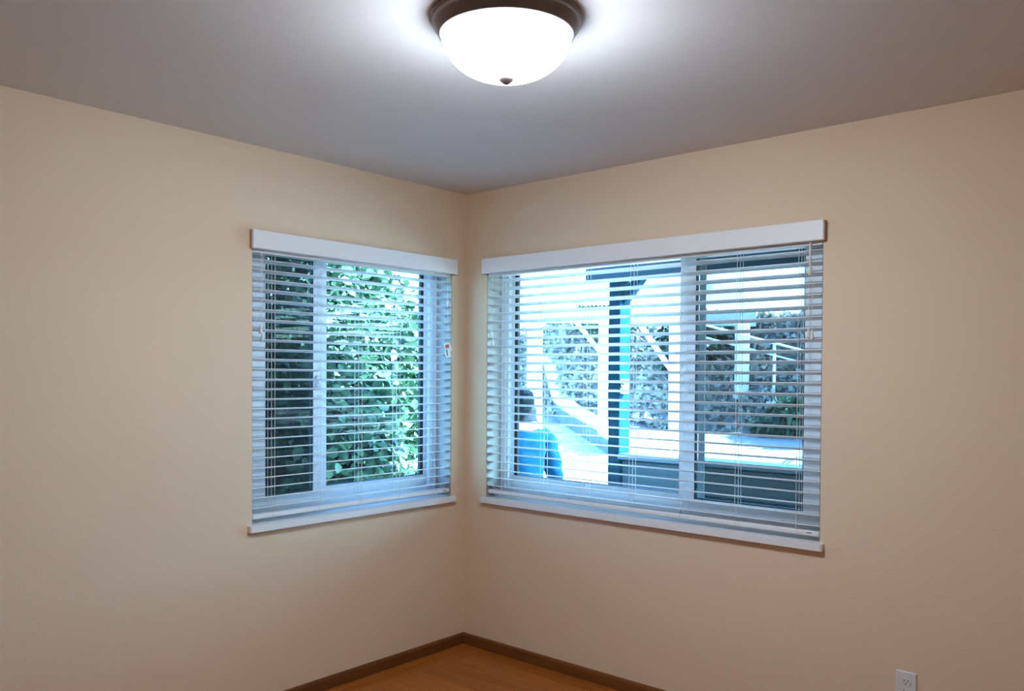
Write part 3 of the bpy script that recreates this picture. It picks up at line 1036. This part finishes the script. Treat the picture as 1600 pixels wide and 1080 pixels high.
HG = None
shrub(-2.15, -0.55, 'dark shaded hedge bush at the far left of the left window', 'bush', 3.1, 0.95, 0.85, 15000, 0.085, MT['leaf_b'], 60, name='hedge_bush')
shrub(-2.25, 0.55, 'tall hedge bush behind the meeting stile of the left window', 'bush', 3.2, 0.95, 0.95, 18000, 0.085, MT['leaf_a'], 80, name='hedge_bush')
shrub(-2.35, 1.60, 'pale green sun-painted hedge bush filling the right half of the left window', 'bush', 2.1, 1.0, 0.95, 18000, 0.085, MT['leaf_d'], 80, name='hedge_bush')
shrub(-3.7, 2.3, 'smaller hedge bush standing farther back behind the sun-painted hedge bush', 'bush', 2.6, 0.9, 0.9, 9000, 0.085, MT['leaf_d'], 0, name='hedge_bush')
shrub(-6.4, 10.6, 'green shrub behind the far end of the low retaining wall', 'shrub', 0.75, 0.8, 0.55, 2500, 0.10, MT['leaf_a'], name='shrub')
shrub(-4.3, 10.3, 'dark shrub on the bank between two white carport posts', 'shrub', 1.0, 0.75, 0.6, 2500, 0.11, MT['leaf_b'], name='shrub')
shrub(-2.0, 9.15, 'green shrub at the foot of the white handrail post', 'shrub', 0.55, 0.6, 0.4, 2500, 0.11, MT['leaf_a'], name='shrub')
shrub(-0.6, 9.3, 'leafy shrub before the bank near the right edge of the right window', 'shrub', 1.0, 0.8, 0.6, 3000, 0.11, MT['leaf_a'], name='shrub')

# litter and low growth on the bank, nobody could count it
n = 16000
X = rng.uniform(-12, 4, n)
Y = 9.3 + 1.9 * rng.uniform(0, 1, n) ** 0.9
Zv = np.array([terr(a, b) for a, b in zip(X, Y)]) + rng.uniform(0.0, 0.10, n)
P = np.stack([X, Y, Zv], 1)
N = np.tile(np.array([0, -0.5, 0.8]), (n, 1))
lt = link('fallen_leaves', foliage_mesh('fallen_leaves', P, N, 0.13, MT['leaf_c'], 0.0, 1.0))
tag(lt, 'loose fallen leaves and dry growth covering the bank', 'leaves', kind='stuff')


# ------------------------------------------------------------------ person
def skin_mesh(verts, edges, radii, root=0, levels=2):
    me = bpy.data.meshes.new('skin_base')
    me.from_pydata(verts, edges, [])
    ob = bpy.data.objects.new('skin_base', me)
    COL.objects.link(ob)
    ob.modifiers.new('skin', 'SKIN').use_smooth_shade = True
    for i, r in enumerate(radii):
        me.skin_vertices[0].data[i].radius = r if isinstance(r, tuple) else (r, r)
        me.skin_vertices[0].data[i].use_root = (i == root)
    ss = ob.modifiers.new('sub', 'SUBSURF')
    ss.levels = levels
    ss.render_levels = levels
    dg = bpy.context.evaluated_depsgraph_get()
    out = bpy.data.meshes.new_from_object(ob.evaluated_get(dg))
    bpy.data.objects.remove(ob)
    return out


def build_person(loc, rz):
    root = thing('person', 'person with dark hair and a blue jacket standing outside the right window', 'person', loc, rz)
    V, E, Rr = [], [], []
    def v(p, r, par=None):
        V.append(p)
        Rr.append(r)
        if par is not None:
            E.append((par, len(V) - 1))
        return len(V) - 1
    # faces +y; z up; 1.64 m tall
    pel = v((0, 0, 0.88), (0.145, 0.105))
    wst = v((0, 0.0, 1.02), (0.125, 0.092), pel)
    chs = v((0, -0.005, 1.18), (0.15, 0.105), wst)
    shc = v((0, -0.01, 1.31), (0.115, 0.075), chs)
    nk = v((0, 0.0, 1.40), (0.052, 0.052), shc)
    hd0 = v((0, 0.025, 1.47), (0.066, 0.075), nk)
    hd1 = v((0, 0.022, 1.545), (0.076, 0.096), hd0)
    v((0, 0.012, 1.605), (0.05, 0.062), hd1)
    wrists = []
    for s in (-1, 1):
        sh = v((s * 0.165, -0.01, 1.305), 0.058, shc)
        el = v((s * 0.225, -0.03, 1.05), 0.042, sh)
        wr = v((s * 0.225, 0.06, 0.83), 0.027, el)
        pa = v((s * 0.222, 0.085, 0.765), (0.022, 0.036), wr)
        for k, (dy, L) in enumerate(((-0.028, 0.062), (-0.010, 0.074), (0.010, 0.080), (0.028, 0.072))):
            a = v((s * 0.220, 0.090 + dy, 0.725), 0.0095, pa)
            b = v((s * 0.215, 0.097 + dy, 0.725 - L * 0.5), 0.0088, a)
            v((s * 0.205, 0.098 + dy, 0.725 - L), 0.0075, b)
        t1 = v((s * 0.208, 0.118, 0.785), 0.011, pa)
        t2 = v((s * 0.200, 0.138, 0.752), 0.010, t1)
        v((s * 0.195, 0.146, 0.725), 0.008, t2)
        hp_ = v((s * 0.085, 0.0, 0.84), 0.088, pel)
        kn = v((s * 0.095, 0.015, 0.47), 0.056, hp_)
        an = v((s * 0.10, -0.01, 0.09), 0.038, kn)
        ft = v((s * 0.105, 0.07, 0.045), (0.038, 0.032), an)
        v((s * 0.11, 0.155, 0.032), (0.036, 0.024), ft)
    me = skin_mesh(V, E, Rr)
    for k_ in ('skin', 'trousers', 'shoe'):
        me.materials.append(MT[k_])
    for p in me.polygons:
        c = p.center
        p.use_smooth = True
        arm = abs(c.x) > 0.17 and c.z < 1.2
        if c.z < 0.10 and not arm:
            p.material_index = 2
        elif c.z < 0.98 and not arm:
            p.material_index = 1
        else:
            p.material_index = 0
    body = link('body', me, root)
    body['label'] = 'body in dark trousers'

    def shell(name, test, off, material, thick=0.008, shape=None, lab=None):
        vs_, fs_, mp = [], [], {}
        for p in me.polygons:
            if not test(p.center):
                continue
            fc = []
            for i in p.vertices:
                if i not in mp:
                    mp[i] = len(vs_)
                    q = me.vertices[i]
                    c = q.co + q.normal * off
                    if shape:
                        c = shape(c.copy(), q)
                    vs_.append(c[:])
                fc.append(mp[i])
            fs_.append(fc)
        m2 = bpy.data.meshes.new(name)
        m2.from_pydata(vs_, [], fs_)
        m2.materials.append(material)
        for p in m2.polygons:
            p.use_smooth = True
        o = link(name, m2, root)
        sd = o.modifiers.new('thickness', 'SOLIDIFY')
        sd.thickness = thick
        sd.offset = 0
        if lab:
            o['label'] = lab
        return o
    def jk(c):
        arm = abs(c.x) > 0.17
        return (c.z < 1.385 and c.z > 0.76 and not arm and abs(c.x) < 0.19) or (arm and 0.82 < c.z < 1.385)
    def jshape(c, q):
        if c.z < 1.0 and abs(c.x) < 0.18:
            k = 1 + (1.0 - c.z) * 0.25
            c.x *= k
            c.y *= k
        c += q.normal * 0.004 * math.sin(c.z * 60 + c.x * 30)
        return c
    shell('jacket', jk, 0.016, MT['jacket'], 0.008, jshape, 'loose blue jacket')
    shell('collar', lambda c: 1.345 < c.z < 1.43 and abs(c.x) < 0.11, 0.022, MT['shirt'], 0.008, None, 'pale collar at the neck')
    def hr_(c):
        return c.z > 1.40 and abs(c.x) < 0.12 and (c.y < 0.045 or c.z > 1.56) and (c.z > 1.43 or c.y < 0.02)
    def hshape(c, q):
        if c.z < 1.50:
            c.x *= 1.15
            c.y -= 0.012
        c += q.normal * 0.004 * math.sin(c.x * 160 + c.y * 90)
        return c
    shell('hair', hr_, 0.020, MT['hair'], 0.012, hshape, 'dark brown hair')
    # face
    fy = 0.118
    MB().lathe([(0, 0.006), (0.005, 0.004), (0.006, 0), (0.005, -0.004), (0, -0.006)], 10).obj('eye', MT['eye'], root, smooth=True).location = (-0.031, 0.104, 1.522)
    MB().lathe([(0, 0.006), (0.005, 0.004), (0.006, 0), (0.005, -0.004), (0, -0.006)], 10).obj('eye', MT['eye'], root, smooth=True).location = (0.031, 0.104, 1.522)
    nz = MB().add([(-0.010, 0.095, 1.53), (0.010, 0.095, 1.53), (-0.017, 0.090, 1.48), (0.017, 0.090, 1.48), (0, 0.130, 1.487), (0, 0.104, 1.53)],
                  [(0, 2, 4, 5), (1, 5, 4, 3), (2, 3, 4), (0, 5, 1), (0, 1, 3, 2)])
    nz.obj('nose', MT['skin'], root, smooth=True)
    MB().box(-0.022, 0.022, 0.085, 0.101, 1.449, 1.458, 0.003).obj('mouth', MT['lip'], root)
    for s in (-1, 1):
        MB().box(s * 0.082 - 0.007, s * 0.082 + 0.007, -0.005, 0.03, 1.485, 1.54, 0.005).obj('ear', MT['skin'], root)
    return root


build_person((-0.37, 0.92, -0.25), math.radians(62))
